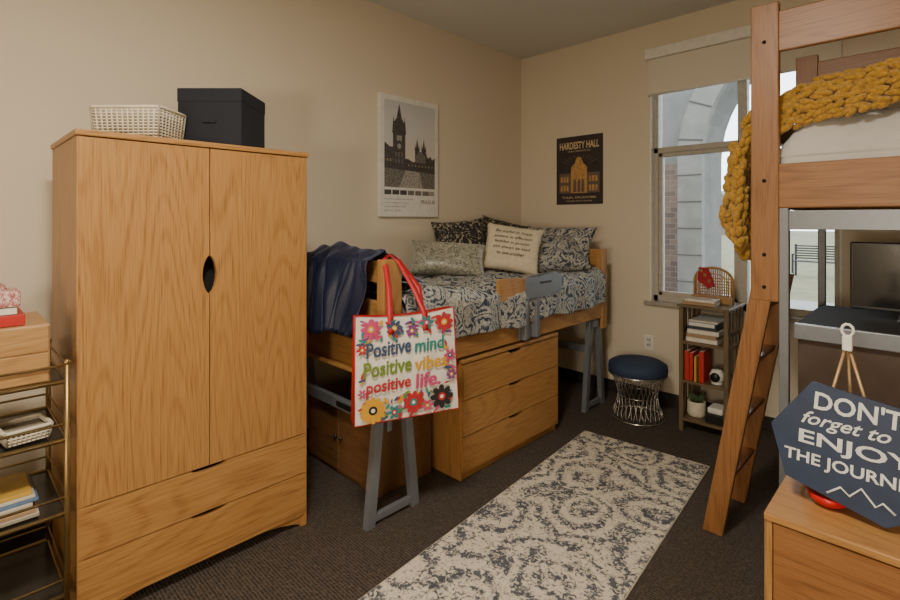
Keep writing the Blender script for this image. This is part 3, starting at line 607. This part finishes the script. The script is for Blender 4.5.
def chain(b,path,r=.036,step=.056):
    L=[Vector(p) for p in path]
    tot=sum((L[i+1]-L[i]).length for i in range(len(L)-1)); n=int(tot/step)+1
    for k in range(n):
        s=k*step; i=0
        while i<len(L)-2 and s>(L[i+1]-L[i]).length: s-=(L[i+1]-L[i]).length; i+=1
        t=(L[i+1]-L[i]).normalized(); p=L[i]+t*s
        for sg in (-1,1):
            q=t.to_track_quat('Z','Y').to_matrix().to_4x4()@Matrix.Rotation(math.radians(22*sg+random.uniform(-16,16)),4,'X')@Matrix.Rotation(math.radians(random.uniform(-14,14)),4,'Y')
            off=q@Vector((0,.42*r*sg,0)); jt=Vector((random.uniform(-1,1),random.uniform(-1,1),random.uniform(-1,1)))*.009
            b.ball(p+off+jt,(r*.76,r*.66,r*random.uniform(1.1,1.5)),MUST,seg=8,R=q)
cs=[(2.560,-.11),(2.560,-.075),(2.565,-.04),(2.575,-.005),(2.597,.022),(2.63,.04)]+[(2.67+.042*i,.05) for i in range(11)]
for j,(y,dz) in enumerate(cs):
    P=[]
    for i in range(14):
        x=2.43+i*.065; P.append((x,y+.012*math.sin(i*1.3+j),1.945+dz+.085*(1-math.exp(-(x-2.42)*7))+.035*nz(x*4,j*.25)))
    chain(b,P,.022,.036)
for j in range(14):
    y=2.60+j*.036; w_=.012*math.sin(j*1.7)
    chain(b,[(2.45,y,1.985),(2.36,y,1.965),(2.30,y,1.88),(2.265-w_*.5,y,1.72),(2.25+w_,y,1.50),(2.262,y,1.33-.06*abs(math.sin(j*.8)))],.024,.038)
for j in range(9):
    y=2.64+j*.036; w_=.010*math.cos(j*2.1)
    chain(b,[(2.235+w_,y,1.80),(2.215+w_,y,1.66),(2.21-w_,y,1.46),(2.225,y,1.36)],.024,.038)
b.done('chunky_knit_blanket')
# desk under loft
dk_=empty('desk'); DT=simple('desk_top_dark',(.016,.014,.013),.85)
b=B(); b.box(LX+.15,LX1-.2,LY+.075,3.25,.975,1.005,DT,.004); b.box(LX+.15,LX1-.2,LY+.05,LY+.075,.945,1.01,GREY,.003); b.box(LX+.16,LX1-.2,LY+.08,LY+.10,.58,.97,simple('desk_panel_brown',(.075,.05,.035),.7),.002)
for x in (LX+.17,LX1-.25):
    for y in (2.62,3.2): b.box(x,x+.04,y,y+.04,0,.976,GREY,.003)
b.done('desk_body',dk_)
mo=empty('computer_monitor'); b=B(); b.box(2.635,3.18,2.93,2.955,1.045,1.35,BLACK,.006); b.box(2.645,3.17,2.9285,2.93,1.06,1.34,simple('screen_glass',(.008,.008,.01),.1),0); b.box(2.89,2.95,2.955,2.97,1.02,1.2,BLACK,.003); b.box(2.80,3.03,2.88,3.04,1.007,1.02,BLACK,.004); b.done('display',mo)
# side dresser, front right
nd_=empty('nightstand_dresser'); sx0,sx1,sy0,sy1,sh=2.572,3.5,1.646,2.25,.62
b=B(); b.box(sx0,sx1,sy0-.004,sy1,sh-.022,sh,OX,.003); b.box(sx0,sx0+.02,sy0+.002,sy1,0,sh-.022,OZ); b.box(sx1-.02,sx1,sy0+.002,sy1,0,sh-.022,OZ); b.box(sx0+.02,sx1-.02,sy1-.012,sy1,0,sh-.022,OX,0); b.box(sx0+.02,sx1-.02,sy0+.03,sy1-.02,.04,sh-.03,DARKC,0); b.done('carcass',nd_)  # black filler behind the drawers takes the place of inner shade
b=B(); 
for z0,z1 in ((.05,.31),(.315,.594)): drawer(b,sx0+.023,sx1-.023,z0,z1,-sy0-.018,-sy0+.002,LXm,XZ,.07,.014)
b.done('drawer_fronts',nd_)
sg=empty('hexagon_sign'); MS=frame((2.762,1.765,sh+.012),0,7)
NB=simple('sign_navy',(.010,.024,.062),.5,var=.2,sc=20); W_=simple('sign_white',(.62,.62,.6),.6)
hexp=[(.065,0),(.115,.03),(.20,.165),(.125,.31),(-.10,.345),(-.20,.20),(-.16,.06)]
def roundp(P,k=.14):
    Q=[]
    for i,p in enumerate(P):
        a=P[i-1];c=P[(i+1)%len(P)]
        for t in (k,k*.4): Q.append((p[0]+(a[0]-p[0])*t*(1 if t==k else .5),p[1]+(a[1]-p[1])*t*(1 if t==k else .5)))
        for t in (k*.4,k): Q.append((p[0]+(c[0]-p[0])*t*(1 if t==k else .5),p[1]+(c[1]-p[1])*t*(1 if t==k else .5)))
    return Q
hexr=[(x,max(0,y)) for x,y in roundp(hexp,.10)]
b=B(); b.prism(hexr,0,.012,NB,MS,.001); b.done('board',sg)
b=B(); z=.0126
b.text("DON'T",-.095,.262,.195,.052,z,W_,MS,rot=-4,fat=.02); b.text('forget to',-.125,.208,.20,.048,z,W_,MS,skew=.4,rot=-2); b.text('ENJOY',-.13,.150,.255,.05,z,W_,MS,fat=.02,rot=-2); b.text('THE JOURNEY.',-.165,.097,.315,.042,z,W_,MS,fat=.02,rot=-2)
b.tube([(-.06,.045,z),(-.03,.07,z),(-.01,.053,z),(.015,.082,z),(.045,.045,z),(.06,.06,z),(.085,.04,z)],.003,W_,False,6,MS); b.done('lettering',sg)
es=empty('tabletop_easel'); b=B(); EW=simple('easel_brass',(.38,.25,.12),.4,.3); ap=(2.735,1.875,1.09)
b.cone((2.63,1.84,sh+.001),ap,.0045,.004,EW); b.cone((2.86,1.84,sh+.001),ap,.0045,.004,EW); b.cone((2.74,2.03,sh+.001),ap,.0045,.004,EW); b.done('legs',es)
b=B(); b.box(2.724,2.748,1.860,1.886,1.065,1.11,WHITE,.004); b.tube([(2.736+.014*math.cos(i*.6),1.873,1.125+.018*math.sin(i*.6)) for i in range(11)],.004,WHITE,True,8); b.done('clamp',es)
b=B(); b.lathe([(0,0),(.03,0),(.05,.018),(.055,.035),(.05,.035),(.03,.01),(0,.008)],(2.70,1.815,sh+.001),simple('red_glass',(.5,.005,.008),.12),24); b.done('red_dish')
# ------------------------------------------------------------------ lighting
w=bpy.data.worlds.new('overcast_sky'); S.world=w; w.use_nodes=True; nt=w.node_tree; bg=nt.nodes['Background']; bg.inputs[0].default_value=(.88,.94,1,1); bg.inputs[1].default_value=6.0
def area(name,loc,rot,size,power,col,sy=None):
    l=bpy.data.lights.new(name,'AREA'); l.energy=power; l.color=col; l.size=size
    if sy: l.shape='RECTANGLE'; l.size_y=sy
    o=bpy.data.objects.new(name,l); o.location=loc; o.rotation_euler=rot; link(o); return o
cl=empty('ceiling_light'); b=B(); b.lathe([(0,0),(.2,0),(.22,.03),(.22,.06),(0,.06)],(2.3,.2,H-.06),em('lamp_diffuser',(1,.88,.7),2.)); b.done('fixture',cl)
area('ceiling_lamp_light',(2.3,.2,H-.075),(0,0,0),.4,84,(1,.90,.75))
l=bpy.data.lights.new('lamp_bulb','POINT'); l.energy=98; l.color=(1,.89,.73); l.shadow_soft_size=.16; o=bpy.data.objects.new('table_lamp_light',l); o.location=(3.0,-1.45,1.25); link(o)
# camera
cam=bpy.data.cameras.new('camera'); cam.sensor_width=36; cam.lens=20; cam.shift_y=-80/900; cam.clip_start=.02
co=bpy.data.objects.new('camera',cam); co.location=(2.93,0,1.45); co.rotation_euler=(math.pi/2,0,math.radians(44.4)); link(co); S.camera=co
